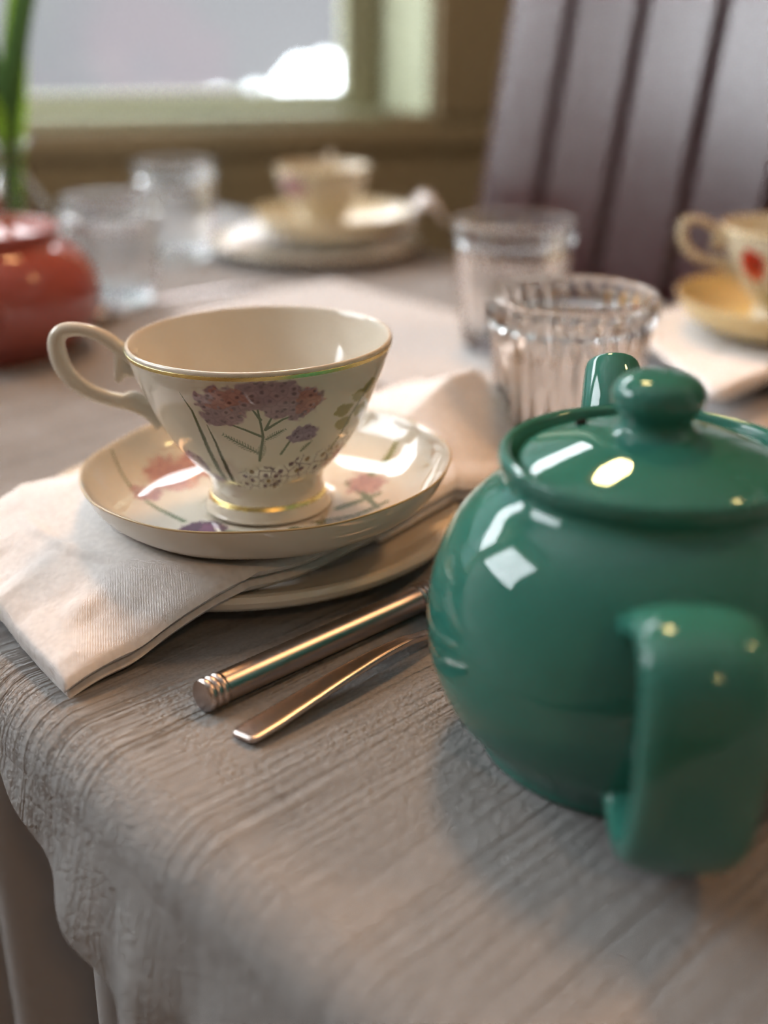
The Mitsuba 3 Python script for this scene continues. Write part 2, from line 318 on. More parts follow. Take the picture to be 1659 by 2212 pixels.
# window ahead: splayed pale reveal, olive sash, pane
def splay(u0, u1, o0, o1, z0, z1): return poly_prism([(u0, o0), (u1, o1), (u1, o0)] if u1 > u0 else [(u0, o0), (u1, o0), (u1, o1)], z0, z1, WF)
obj('window_1', shp(join(poly_prism([(.372, O1 + .065), (.427, O1), (.427, O1 + .09), (.372, O1 + .09)], W1['b'], W1['t'], WF),
                         poly_prism([(W1['l'], O1), (G0 - .03, O1 + .065), (G0 - .03, O1 + .09), (W1['l'], O1 + .09)], W1['b'], W1['t'], WF),
                         boxf([W1['l'], O1, W1['t'] - .05], [W1['r'], O1 + .09, W1['t']], WF)), 'm_jamb')); tag('window_1', kind='structure')
obj('window_1__sash', shp(join(boxf([G1, O1 + .05, GZ0 - .02], [.374, O1 + .085, GZ1 + .08], WF, .004), boxf([G0 - .03, O1 + .05, GZ0 - .02], [G0, O1 + .085, GZ1 + .08], WF, .004),
                               boxf([G0, O1 + .05, GZ1], [G1, O1 + .085, GZ1 + .08], WF, .004), boxf([G0, O1 + .05, W1['b']], [G1, O1 + .085, GZ0], WF, .004)), 'm_sash'))
obj('window_1__sill', shp(boxf([W1['l'] - .0, O1 - .004, W1['b'] - .012], [.374, O1 + .06, W1['b'] + .004], WF, .003), 'm_sash'))
obj('window_1__pane', shp(trimesh.Trimesh(np.array([[G0, O1 + .068, GZ0], [G1, O1 + .068, GZ0], [G1, O1 + .068, GZ1], [G0, O1 + .068, GZ1]]) @ WF, [[0, 1, 2], [0, 2, 3]], process=False), 'm_pane'))
obj('trim_1', shp(join(boxf([W1['l'] - .02, O1 - .014, .042], [.60, O1, .076], WF, .004), boxf([W1['l'] - .02, O1 - .007, -.4], [.60, O1, .034], WF, .003)), 'm_olive')); tag('trim_1', kind='structure')
obj('trim_2', shp(boxf([.432, O1 - .012, .08], [.60, O1, 1.5], WF, .004), 'm_olive')); tag('trim_2', kind='structure')
# window in the left wall
obj('window_2', shp(join(*[boxf([U0 - .09, a, LZ0 - .0], [U0 - .03, a + .05, LZ1], WF, .004) for a in (L0, L1 - .05)],
                         boxf([U0 - .09, L0, LZ0], [U0 - .03, L1, LZ0 + .06], WF, .004), boxf([U0 - .09, L0, LZ1 - .06], [U0 - .03, L1, LZ1], WF, .004)), 'm_sash')); tag('window_2', kind='structure')
obj('window_2__pane', shp(trimesh.Trimesh(np.array([[U0 - .06, L0, LZ0], [U0 - .06, L1, LZ0], [U0 - .06, L1, LZ1], [U0 - .06, L0, LZ1]]) @ WF, [[0, 1, 2], [0, 2, 3]], process=False), 'm_pane'))

# outdoors: snowy ground that rises into a dull hillside, two snow banks
def heightfield(x, y, z):
    X, Y = np.meshgrid(x, y); V = np.stack([X, Y, z(X, Y)], -1).reshape(-1, 3)
    m = trimesh.Trimesh(V, quads(len(y), len(x)), process=False)
    if m.face_normals[:, 2].mean() < 0: m.invert()
    return m
gz = lambda x, y: -1.05 + .12 * meshkit.fbm(np.stack([x * .5, y * .5, 0 * x], -1), 3, 3)
obj('snow_ground', shp(heightfield(np.linspace(-30, 30, 80), np.linspace(-20, 14, 60), lambda x, y: gz(x, y)), 'm_snow', True)); tag('snow_ground', kind='structure')
hz = lambda x, y: -1.1 + np.maximum(0, y - 8 + .25 * np.abs(x)) * .66 + 1.2 * (meshkit.fbm(np.stack([x * .35, y * .35, 0 * x], -1), 4, 7) - .5) * np.clip((y - 7) / 4, 0, 1)
obj('hillside', shp(heightfield(np.linspace(-26, 26, 130), np.linspace(7.5, 38, 110), hz), 'm_hill', True)); tag('hillside', kind='structure')
def mound(cx, cy, rx, ry, h, seed):                  # boulder-like heap with a flat, broad crown
    m = trimesh.creation.icosphere(4); v = m.vertices.copy()
    k = 1 + .35 * (meshkit.fbm(v * 2.2 + seed, 3, seed) - .5)[:, None]
    v[:, 2] = np.sign(v[:, 2]) * np.abs(v[:, 2]) ** .55
    m.vertices = v * k * [rx, ry, h] + [cx, cy, -1.02]; return m
obj('snow_bank', shp(join(mound(-.80, 6.5, .36, .3, .79, 8), mound(-.30, 6.2, .42, .35, .92, 3)), 'm_snow', True)); tag('snow_bank', 'white snow bank outside the window, a low hump beside a taller one', 'snow bank')

# ------------------------------------------------------------------ table, cloths, runner (t, n, z)
N0, N1, T0_, T1_ = .150, .812, -1.30, .34
obj('table__top', shp(boxf([T0_, N0, -.034], [T1_, N1, -.006], TF, .006), 'm_wood'))
for t in (T0_ + .06, T1_ - .06):
    for n in (N0 + .06, N1 - .06): obj('table__leg', shp(boxf([t - .025, n - .025, FZ], [t + .025, n + .025, -.033], TF, .004), 'm_wood'))
tag('table', 'rectangular table standing under the grey tablecloth by the window', 'table')
def cloth_mesh():
    ts = np.linspace(T0_ - .004, T1_ + .004, 900)
    r = .020
    hem = lambda t: np.clip(.016 + .50 * (t + .384), .016, .30)
    prof = []                                        # columns across n: far drop, far edge, top, near edge, near drop
    out = []
    for kind, q in [('top', q) for q in np.linspace(N1 - r, N0 + r, 150)] + [('arc', q) for q in np.linspace(0, 1, 14)[1:]] + [('drop', q) for q in np.linspace(0, 1, 60)[1:]]:
        sag = .0022 * (meshkit.noise(np.stack([ts * 9, 0 * ts + q * 9, 0 * ts], -1), 4) - .5)
        wob = .010 * (meshkit.noise(np.stack([ts * 7, 0 * ts, 0 * ts], -1), 9) - .5)
        n0 = N0 - .012 + wob
        if kind == 'top':
            n, z = 0 * ts + q, sag * np.clip((q - N0 - r) / .05, 0, 1) * .4; s = q
        elif kind == 'arc':
            a = q * math.pi / 2; n = n0 + r - r * math.sin(a); z = -r * (1 - math.cos(a)) + 0 * ts; s = N0 + r - r * a
            k = 1 - q if q < .2 else 0
        else:
            d = hem(ts) - .016; zz = d * q
            fold = .0035 * np.sin(ts * 62 + 1.2 * np.sin(ts * 17)) * np.clip(zz / .08, 0, 1) + .004 * np.sin(ts * 141 + 2) * np.clip(zz / .05, 0, 1)
            n = n0 - .006 * np.clip(zz / .03, 0, 1) - fold - .05 * zz; z = -r - zz; s = N0 + r - r * math.pi / 2 - zz
        out.append(np.stack([ts, n + 0 * ts, z, 0 * ts + s], -1))
    A = np.array(out)
    v = A[..., :3].reshape(-1, 3) @ TF
    S, Tt = A[..., 3].ravel(), A[..., 0].ravel()
    c, s = math.cos(math.radians(5)), math.sin(math.radians(5))
    uv = np.stack([S * c - Tt * s, S * s + Tt * c], -1)
    m = trimesh.Trimesh(v, quads(len(A), len(ts)), process=False)
    if m.face_normals[:1000, 2].mean() < 0: m.invert()
    return m, uv
m, uv = cloth_mesh()
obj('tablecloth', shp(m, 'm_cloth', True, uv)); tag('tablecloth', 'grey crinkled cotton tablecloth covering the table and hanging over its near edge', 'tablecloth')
def skirt_mesh():
    ts = np.linspace(T0_, T1_, 700); rows = []
    for q in np.linspace(0, 1, 40):
        z = -.022 - .45 * q
        amp = np.clip((-.022 - z) / .10, 0, 1)
        fold = (.016 * np.sin(ts * 58 + 2.4 * np.sin(ts * 13 + q * 1.2)) + .006 * np.sin(ts * 131 + q)) * amp
        rows.append(np.stack([ts, N0 - .006 + .020 * amp - .028 * amp * (1 - .3 * q) * 0 - fold, z + 0 * ts], -1))
    v = np.array(rows).reshape(-1, 3) @ TF
    return trimesh.Trimesh(v, quads(len(rows), len(ts)), process=False)
obj('table_skirt', shp(skirt_mesh(), 'm_skirt', True)); tag('table_skirt', 'plain dark grey undercloth hanging in deep folds below the crinkled tablecloth', 'tablecloth')
rn = np.linspace(.480, .645, 30); rt = np.linspace(-.835, .33, 160)
A, B = np.meshgrid(rt, rn); zz = .0022 + .0012 * meshkit.noise(np.stack([A * 20, B * 20, 0 * A], -1), 2)
edge = np.minimum.reduce([(B - rn[0]) / .004, (rn[-1] - B) / .004, (A - rt[0]) / .004, np.ones_like(A)]).clip(0, 1)
m = trimesh.Trimesh(np.stack([A, B, zz * edge + .0006], -1).reshape(-1, 3) @ TF, quads(len(rn), len(rt)), process=False)
if m.face_normals[:, 2].mean() < 0: m.invert()
obj('table_runner', shp(m, 'm_runner', True)); tag('table_runner', 'long white cloth runner lying flat across the middle of the table', 'table runner')

# ------------------------------------------------------------------ bench with a leaning back of painted boards
lean = math.tan(math.radians(11))
def leaned(m):
    m.vertices[:, 1] += (m.vertices[:, 2]) * lean; m.vertices = m.vertices @ TF; return m
for k in range(15):
    t = -.885 + .08 * k
    m = boxf([t + .0012, .850, -.36], [t + .0788, .866, .60], None, .0055)
    obj('bench__board', shp(leaned(m), 'm_purple'))
obj('bench__backing', shp(leaned(boxf([-.885, .8655, -.36], [.315, .885, .60])), 'm_purple'))
obj('bench__seat', shp(boxf([-.885, .44, -.33], [.315, .79, -.30], TF, .005), 'm_purple'))
obj('bench__base', shp(boxf([-.86, .50, FZ], [.29, .77, -.331], TF), 'm_purple'))
tag('bench', 'purple painted bench with a leaning back of vertical boards behind the table', 'bench')

# ------------------------------------------------------------------ green teapot
tea = [(0, .0035), (.036, .0035), (.038, 0), (.0475, 0), (.0495, .0012), (.0500, .004), (.0530, .0085), (.0590, .015), (.0638, .025), (.0663, .035), (.0668, .045), (.0658, .055), (.0629, .065), (.0580, .075), (.0508, .083), (.0462, .0867), (.0443, .089), (.0440, .0905),
       (.0452, .0925), (.0462, .0950), (.0460, .0972), (.0450, .0985), (.0436, .0986), (.0424, .0975), (.0418, .0955), (.0412, .0935), (.0400, .0915), (.0440, .085), (.055, .07), (.060, .045), (.054, .02), (.036, .008), (0, .007)]
lid = [(0, .088), (.034, .088), (.0395, .0915), (.0405, .0935), (.0403, .0948), (.0394, .0960), (.0370, .0974), (.033, .0990), (.026, .1015), (.0185, .1037), (.015, .1044), (.0126, .1050), (.0112, .1062), (.0106, .1080), (.0111, .1099), (.0126, .1118), (.0136, .1138), (.0138, .1159), (.0131, .1184), (.0112, .1206), (.0078, .1221), (.004, .1227), (0, .1229)]
K = 10
lid_body = lid[:12] + [(.0112, .1062), (0, .1062)]
knob = [(0, .1046)] + [(.0128, .1048)] + lid[11:]
def smooth_prof(p, n=6):
    return smooth_path(p, n * len(p))
pm, _ = lathe(smooth_prof(tea, 5), 128)
lm, _ = lathe(smooth_prof(lid_body, 5), 128)
km, _ = lathe(smooth_prof(knob, 5), 96)
def loop_handle(pts, w, h, power, side=(1, 0, 0), seg=28):
    return sweep(round_path(pts, 0, 3), w, h, power=power, seg=seg, side=side)
th = [(.001, -.050, .0655), (.001, -.060, .0705), (.001, -.072, .0775), (.001, -.085, .0808), (.001, -.0952, .0760), (.001, -.0990, .062), (.001, -.0978, .043), (.001, -.0930, .0265), (.001, -.084, .0158), (.001, -.071, .0112), (.001, -.058, .0140), (.001, -.048, .0225)]
hp = round_path(th, 0, 3); q = np.linspace(0, 1, len(hp))
hm = sweep(hp, .0318 + .006 * np.abs(2 * q - 1) ** 4, .0115 + .004 * np.abs(2 * q - 1) ** 5, power=2.4, seg=32, side=(1, 0, 0))
sp = round_path([(0, .045, .040), (0, .068, .048), (0, .084, .068), (0, .094, .086), (0, .104, .0955)], 0, 3); q = np.linspace(0, 1, len(sp))
sm = sweep(sp, .040 - .021 * q ** .7, .046 - .028 * q ** .7, power=2.0, seg=28, side=(1, 0, 0))
vent = trimesh.creation.cylinder(.0017, .0012, sections=20)
def teapot(root, mat, tw, label, scale):
    for part, m in (('body', pm), ('handle', hm), ('spout', sm), ('lid', lm), ('lid__knob', km)): obj(f'{root}__{part}', shp(m, mat, 40), tw)
    mm = vent.copy(); mm.apply_transform(trimesh.transformations.rotation_matrix(math.radians(-16), [0, 0, 1])); mm.apply_transform(trimesh.transformations.rotation_matrix(math.radians(-15), [.5, .87, 0])); mm.apply_translation([-.0205, .0130, .1028])
    obj(f'{root}__lid__vent_hole', shp(mm, 'm_dark'), tw)
    tag(root, label, 'teapot')
teapot('teapot', 'm_green', at((.0805, .352, .0006), rz=-3), 'glazed teal green teapot with round lid knob in front, its handle towards the viewer', 1)
teapot('teapot_001', 'm_red', at((-.268, .835, .0006), rz=190, scale=np.array([1.12, 1.12, .84]).tolist()), 'glazed red teapot at the left edge of the table behind the floral cup', 1)

# ------------------------------------------------------------------ porcelain: cups, saucers, plates
cz = np.array([.030, .034, .038, .040, .045, .05, .055, .06, .065, .07, .08, .09, .0985, .1]); cr = np.array([.0262, .0245, .0229, .0228, .0240, .0283, .0325, .036, .039, .0417, .0460, .0500, .0524, .0526])
CI = PchipInterpolator(cz, cr)
zo = np.r_[np.linspace(.0312, .046, 16), np.linspace(.048, .0995, 40)]
outer = [(0, .0325), (.0235, .0325), (.0243, .0302), (.0258, .0302), (.0263, .0307)] + [(CI(z), z) for z in zo]
inner = [(CI(.0995) - .0003, .1003), (CI(.0995) - .0010, .1006), (CI(.0995) - .0017, .1003)] + [(CI(z) - .0022, z) for z in np.linspace(.0985, .0485, 40)] + [(.021, .0440), (.015, .0420), (.008, .0412), (0, .0410)]
cup_amp = lambda r, z: .0075 * np.clip((z - .042) / .03, 0, 1) * np.clip((.1015 - z) / .03, .35, 1)
cup_m, cup_uv = lathe(outer + inner, 192, 6, cup_amp, zwave=.0)
cup_uv[len(outer) * 193:, 1] += 50          # no print inside
cup_plain, cup_plain_uv = lathe(outer + inner, 96)
cup_plain_uv[len(outer) * 97:, 1] += 50
def band(z0, z1, off, lobes=6):
    z = np.linspace(z0, z1, 8); p = [(CI(a) + off, a) for a in z] + [(CI(a) - .0004, a) for a in z[::-1]]
    p.append(p[0])
    return lathe(p, 192, lobes, cup_amp if lobes else None)[0]
rim_band, foot_band = band(.0974, .0989, .00022), band(.0352, .0368, .0002)
rim_plain = band(.0974, .0989, .00022, 0)
hpath = [(-.0500, .0925), (-.0548, .0955), (-.0577, .0985), (-.0608, .1010), (-.0660, .1036), (-.0720, .1047), (-.0770, .1042), (-.0800, .1015), (-.0806, .0970), (-.0796, .0910), (-.0765, .0845), (-.0700, .0790), (-.0632, .0762), (-.0560, .0746), (-.0500, .0727), (-.0450, .0695), (-.0412, .0650)]
hpp = np.array([(x, 0, z) for x, z in round_path(hpath, 0, 2)]); q = np.linspace(0, 1, len(hpp))
def prof1(q, xs, ys): return np.interp(q, xs, ys)
cup_handle = sweep(hpp, prof1(q, [0, .1, .3, .5, .8, .9, 1], [.0075, .0062, .0056, .0060, .0056, .0064, .008]), prof1(q, [0, .1, .3, .45, .55, .75, .86, .92, 1], [.0080, .0058, .0052, .0070, .0074, .0058, .0062, .0066, .0070]), seg=20, side=(0, 1, 0))
spur = np.array([(x, 0, z) for x, z in round_path([(-.0545, .0960), (-.0553, .0910), (-.0562, .0870), (-.0576, .0830)], 0, 2)]); qs = np.linspace(0, 1, len(spur))
spur_m = sweep(spur, prof1(qs, [0, .5, 1], [.0055, .0050, .0030]), prof1(qs, [0, .5, .85, 1], [.0068, .0056, .0036, .0014]), seg=16, side=(0, 1, 0))
lk = np.array([(x, 0, z) for x, z in round_path([(-.0562, .0885), (-.0530, .0878), (-.0490, .0872), (-.0450, .0868)], 0, 2)])
link_m = sweep(lk, .0048, .0058, seg=14, side=(0, 1, 0))
thumb = np.array([(x, 0, z) for x, z in round_path([(-.0555, .0763), (-.0515, .0763), (-.0475, .0735), (-.0440, .0715), (-.0415, .0690)], 0, 2)])
thumb_m = sweep(thumb, .0058, prof1(np.linspace(0, 1, len(thumb)), [0, .3, .6, 1], [.0030, .0056, .0050, .0060]), seg=14, side=(0, 1, 0))
cup_handle = join(cup_handle, spur_m, link_m, thumb_m)

def saucer_geo(lobes=8):
    p = [(0, .0275), (.036, .0272), (.038, .0252), (.0405, .0252), (.0425, .0268), (.050, .0280), (.057, .0297), (.064, .0330), (.0695, .0375), (.0732, .0430), (.0752, .0475), (.0754, .0482), (.0750, .0487), (.0744, .0484), (.0722, .0446), (.0685, .0395), (.062, .0345), (.054, .0315), (.042, .0303), (.0295, .0300), (.028, .0296), (0, .0296)]
    p = smooth_path(p, 110)
    amp = lambda r, z: .004 * np.clip((r - .05) / .02, 0, 1)
    m, _ = lathe(p, 192, lobes, amp if lobes else None, zwave=.0004)
    uv = m.vertices[:, :2] * 100
    under = np.arange(len(p)) < np.argmax(p[:, 0] + p[:, 1]); uv[np.repeat(under, 193)] += 60
    a = np.linspace(0, 2 * math.pi, 193)[:-1]; ph = a - math.pi
    k = 1 + (.004 if lobes else 0) * np.cos(lobes * ph)
    ring = np.stack([.0753 * k * np.sin(ph), -.0753 * k * np.cos(ph), .0484 + (.0004 if lobes else 0) * np.cos(lobes * ph)], -1)
    th8 = np.arange(8) * math.pi / 4
    rad = ring * [1, 1, 0] / np.linalg.norm(ring * [1, 1, 0], axis=1, keepdims=True)
    v = ring[:, None] + rad[:, None] * (.00042 * np.cos(th8))[None, :, None] + np.array([0, 0, 1.0]) * (.00042 * np.sin(th8))[None, :, None]
    f = quads(193, 8, True) % (192 * 8)
    return m, uv, fix(v.reshape(-1, 3), f)
sau_m, sau_uv, sau_rim = saucer_geo()
sau_p, sau_puv, sau_prim = saucer_geo(0)
plate_p = smooth_path([(0, .0030), (.050, .0030), (.052, .0012), (.056, .0012), (.059, .0035), (.072, .0062), (.085, .0085), (.0945, .0082), (.0970, .0100), (.0978, .0126), (.0968, .0147), (.0948, .0150), (.0925, .0142), (.086, .0128), (.074, .0100), (.062, .0068), (.055, .0060), (0, .0060)], 90)
plate_m, _ = lathe(plate_p, 128)

def place_cup(root, mesh, uv, mat, band_m, loc, rz, tilt, label, group=None, foot=True, scale=1):
    tw = at(loc, rz, scale, tilt)
    obj(root + '__body', shp(mesh, mat, True, uv), tw)
    obj(root + '__handle', shp(cup_handle, 'm_porcelain' if mat != 'm_poppy' else 'm_cream', True), tw)
    obj(root + '__rim_band', shp(band_m, 'm_gold', True), tw); tag(root + '__rim_band', 'thin gold rim band')
    if foot: obj(root + '__foot_band', shp(foot_band if mesh is cup_m else band(.0352, .0368, .0002, 0), 'm_gold', True), tw); tag(root + '__foot_band', 'thin gold band round the foot')
    tag(root, label, 'teacup', group)
scene['m_cream'] = plastic((.78, .72, .58), 1.5)
def place_saucer(root, m, uv, rim, mat, loc, tilt, label, rim_mat='m_pale_gold'):
    tw = at(loc, 0, 1, tilt)
    obj(root + '__dish', shp(m, mat, True, uv), tw); obj(root + '__rim', shp(rim, rim_mat, True), tw); tag(root, label, 'saucer')
place_cup('teacup', cup_m, cup_uv, 'm_cup', rim_band, (-.0475, .482, .0000), 0, -1.0, 'white footed teacup with printed pink and purple flowers, gold rim and curled handle')
place_saucer('saucer', sau_m, sau_uv, sau_rim, 'm_saucer', (-.0465, .483, -.0003), -2.0, 'scalloped white saucer with flower print and gold edge under the floral teacup')
k = obj('plate', shp(plate_m, 'm_plate', True), at((-.0635, .519, 0))); tag(k, 'plain white side plate lying on the cloth under the saucer and napkin', 'plate')

# ------------------------------------------------------------------ napkin under the saucer (a, b, z)
PC = (NF @ [-.0635, .519, 0])[:2]; SC = (NF @ [-.0485, .483, 0])[:2]
pz_r, pz_z = zip(*[(0, .0060), (.055, .0060), (.062, .0068), (.074, .0100), (.086, .0128), (.0925, .0142), (.0950, .0150), (.0976, .0135), (.1010, .0002), (.3, 0.0)])
def support(a, b): return np.interp(np.hypot(a - PC[0], b - PC[1]), pz_r, pz_z)
def napkin_mesh(z_off, thick, a0, a1, b0, b1, droop, peak):
    na, nb = 170, 90
    a = np.linspace(0, 1, na); b = np.linspace(0, 1, nb)
    A, B = np.meshgrid(a, b, indexing='ij')
    bb = b0 + (b1 - b0) * B + B * (.007 * np.exp(-((A - .42) / .2) ** 2))
    a1b = a1 - .045 * np.clip((B - .62) / .38, 0, 1) ** 1.3
    aa = (a0 + .018 * (1 - B)) + (a1b - a0 - .018 * (1 - B)) * A
    # the stiff cloth spans from the table up onto the plate, so smooth the support
    base = support(aa, bb)
    for r_ in (.004, .008, .013, .019, .026, .034, .043):                # taut cloth bridges from the plate's rim down to the table
        for t_ in np.linspace(0, 2 * math.pi, 17)[:-1]:
            base = np.maximum(base, support(aa + r_ * math.cos(t_), bb + r_ * math.sin(t_)) - .42 * r_)
    base = np.maximum(gaussian_filter(base, 3), support(aa, bb) + .0003)
    ramp = np.interp(aa, [.170, .190, .205, .225, .245, .262, .285], [.0015, .0030, .0060, .0125, .0185, .0215, .0225])   # soft folds pile up against the saucer
    side = np.clip((b1 - bb) / .050, 0, 1) ** .8 * np.clip((bb - b0) / .030, 0, 1) ** .6
    base = np.maximum(base + (ramp - base) * np.clip(side, 0, 1) * (ramp > base), support(aa, bb) + .0004)
    dist = np.hypot(aa - SC[0], bb - SC[1]); seat = np.interp(dist, [0, .042, .046, .056, .066, .074, .10], [.0128, .0128, .0130, .0150, .0190, .0250, .06])
    base = np.where(dist < .046, .0128, np.minimum(base, seat))
    wr = (meshkit.fbm(np.stack([aa * 26, bb * 60, 0 * aa], -1), 3, 3) - .5) * .0045 * np.clip((SC[0] - .065 - aa) / .03, 0, 1)
    ridge = peak * np.clip(1 - np.abs(bb + .390) / np.where(bb > -.390, .036, .050), 0, 1) * np.clip((aa - .385) / .05, 0, 1) ** 1.2 * np.clip((.475 - aa) / .022, 0, 1) ** .6
    dr_ = -droop * np.clip((.212 - aa) / .03, 0, 1) ** 2
    e = np.minimum.reduce([B * (b1 - b0), (1 - B) * (b1 - b0), A * .28 + .0015, (1 - A) * .28]).clip(0, .006) / .006
    rnd = np.sqrt(1 - (1 - e) ** 2)
    lo = base + z_off + dr_ + wr * .6 + ridge
    mid = lo + thick / 2 - ridge
    top = mid + thick / 2 * rnd + wr * .4 * rnd + ridge
    bot = mid - thick / 2 * rnd
    Vt = np.stack([aa, bb, top], -1).reshape(-1, 3) @ NF; Vb = np.stack([aa, bb, bot], -1).reshape(-1, 3) @ NF
    v = np.vstack([Vt, Vb]); f = quads(na, nb); n = na * nb
    rim = np.r_[np.arange(nb), np.arange(1, na) * nb + nb - 1, (na - 1) * nb + np.arange(nb - 2, -1, -1), np.arange(na - 2, 0, -1) * nb]
    r2 = np.roll(rim, -1)
    side = np.vstack([np.stack([rim, r2, r2 + n], 1), np.stack([rim, r2 + n, rim + n], 1)])
    m = trimesh.Trimesh(v, np.vstack([f, f[:, ::-1] + n, side[:, ::-1]]), process=False)
    m = fix(m.vertices, m.faces)
    uv = np.vstack([np.stack([aa, bb], -1).reshape(-1, 2)] * 2)
    return m, uv
m, uv = napkin_mesh(.0062, .0058, .186, .474, -.474, -.3400, .006, .020)
obj('napkin', shp(m, 'm_napkin', True, uv)); tag('napkin', 'folded white cloth napkin draped from under the floral saucer over the table edge', 'napkin')
m, uv = napkin_mesh(.0004, .0055, .188, .466, -.472, -.3420, .006, .0)
obj('napkin__lower_fold', shp(m, 'm_napkin', True, uv))

# ------------------------------------------------------------------ cutlery
ka, kb = np.array([-.0615, .3655, .0062]), np.array([.0185, .4440, .0064])
kd = (kb - ka) / np.linalg.norm(kb - ka)
def along(prof):                                   # lathe profile (r, distance) laid along the knife axis
    m, _ = lathe(prof, 48); z = kd; x = np.cross([0, 0, 1.0], z); x /= np.linalg.norm(x); y = np.cross(z, x)
    m.vertices = m.vertices @ np.array([x, y, z]) + ka; return fix(m.vertices, m.faces)
L = np.linalg.norm(kb - ka)
def rings(s0, n, r):
    o = []
    for i in range(n): o += [(r * .93, s0 + i * .0026), (r * 1.0, s0 + i * .0026 + .0005), (r * 1.03, s0 + i * .0026 + .0013), (r * 1.0, s0 + i * .0026 + .0021), (r * .93, s0 + i * .0026 + .0026)]
    return o
R = .0058
obj('butter_knife__handle', shp(along([(0, 0), (R * .9, 0), (R * .97, .0004)] + rings(.0006, 3, R) + [(R * .95, .0090), (R * .96, .05), (R * .95, L - .0088)] + rings(L - .0085, 3, R * 1.0) + [(R * .8, L + .0004), (R * .6, L + .003), (0, L + .003)]), 'm_steel', 50))
bl = np.array([ka + kd * (L + s) + [0, 0, dz] for s, dz in ((.0, 0), (.01, .0), (.03, -.002), (.06, -.003), (.09, -.003), (.108, -.003))])
obj('butter_knife__blade', shp(sweep(bl, [.006, .008, .014, .016, .014, .004], [.004, .003, .002, .0015, .0012, .001], seg=16, power=3), 'm_steel', 40))
tag('butter_knife', 'steel knife with a thick round handle ringed at both ends, lying next to the plate', 'knife')
fa, fb = np.array([-.0465, .3470]), np.array([.0165, .4130]); fd = (fb - fa) / np.linalg.norm(fb - fa)
fl = [(.0, .0018), (.002, .0019), (.012, .0026), (.030, .0042), (.050, .0060), (.068, .0068), (.078, .0066), (.088, .0052), (.100, .0042), (.115, .0040), (.130, .0052)]
fp = np.array([[*(fa + fd * s), z] for s, z in fl]); fs = smooth_path(np.vstack([fp[:1] * (1 - t) + fp[1:2] * t for t in np.linspace(0, 1, 12)] + [fp[2:]]), 90); q = np.linspace(0, 1, len(fs)); ss = np.linalg.norm(fs[:, :2] - fa, axis=1)
obj('fork__handle', shp(sweep(fs, np.interp(ss, [0, .0005, .0015, .003, .012, .05, .075, .088, .12, .13], [.0070, .0092, .0110, .0120, .0122, .0092, .0062, .0048, .0050, .012]), np.interp(ss, [0, .001, .01, .08, .13], [.0014, .0022, .0024, .0026, .0018]), seg=36, power=4.5, side=(fd[1], -fd[0], .13)), 'm_steel', 40))
for i in range(4):
    off = np.array([fd[1], -fd[0]]) * (-.0072 + .0048 * i)
    p = np.array([[*(fa + fd * s + off), z] for s, z in ((.128, .0052), (.145, .0040), (.165, .0035), (.178, .0045))])
    obj('fork__tine', shp(sweep(p, .0024, .0016, seg=10), 'm_steel', 40))
obj('fork__root', shp(sweep(np.array([[*(fa + fd * s), .005] for s in (.118, .124, .130)]), [.006, .016, .0185], .0018, seg=16, power=3), 'm_steel', 40))
tag('fork', 'flat-handled steel fork lying between the ringed knife and the green teapot', 'fork')
# spoon lying further back
spn = np.array([[-.200, .925, .004], [-.175, .955, .006], [-.13, .99, .007], [-.10, 1.015, .004]])
obj('teaspoon__handle', shp(sweep(smooth_path(spn, 30), np.interp(np.linspace(0, 1, len(smooth_path(spn, 30))), [0, 1], [.004, .009]), .002, seg=14, power=3), 'm_steel', 40))
bowl = trimesh.creation.icosphere(3); bowl.vertices = bowl.vertices * [.021, .014, .006]; bowl = trimesh.intersections.slice_mesh_plane(bowl, [0, 0, -1], [0, 0, 0.0015]); bowl.apply_transform(trimesh.transformations.rotation_matrix(math.radians(50), [0, 0, 1])); bowl.apply_translation([-.214, .910, .0068])
obj('teaspoon__bowl', shp(bowl, 'm_steel', True)); tag('teaspoon', 'shiny teaspoon lying on the cloth between the red teapot and the floral cup', 'spoon')

# ------------------------------------------------------------------ ribbed tumblers
RIBS = 28
tum_o = [(0, .0015), (.026, .0012), (.0275, 0), (.0295, .0003), (.0308, .0020), (.0314, .006), (.0326, .020), (.0342, .040), (.0357, .058), (.0366, .0700), (.0371, .0735), (.0382, .0748), (.0391, .0765), (.0396, .0800), (.0399, .0838), (.0403, .0856), (.0403, .0880), (.0397, .0896), (.0387, .0900)]
tum_i = [(.0380, .0896), (.0375, .0880), (.0373, .0830), (.0362, .068), (.0345, .058), (.0328, .040), (.0310, .022), (.0300, .014), (.0280, .0105), (.022, .0092), (0, .0090)]
def tum_rib(r, z, ph):
    w = np.zeros_like(z); k = len(r)
    n_o = tum_no
    w[:n_o] = np.clip((z[:n_o] - .004) / .01, 0, 1) * np.clip((.0855 - z[:n_o]) / .003, 0, 1)
    return r + w * .00095 * np.cos(RIBS * ph)
to = smooth_path(tum_o, 60); ti = smooth_path(tum_i, 34); tum_no = len(to)
tum_m, _ = lathe(np.vstack([to, ti]), RIBS * 12, rib=tum_rib)
tum_shape = shp(tum_m, 'm_glass', True)
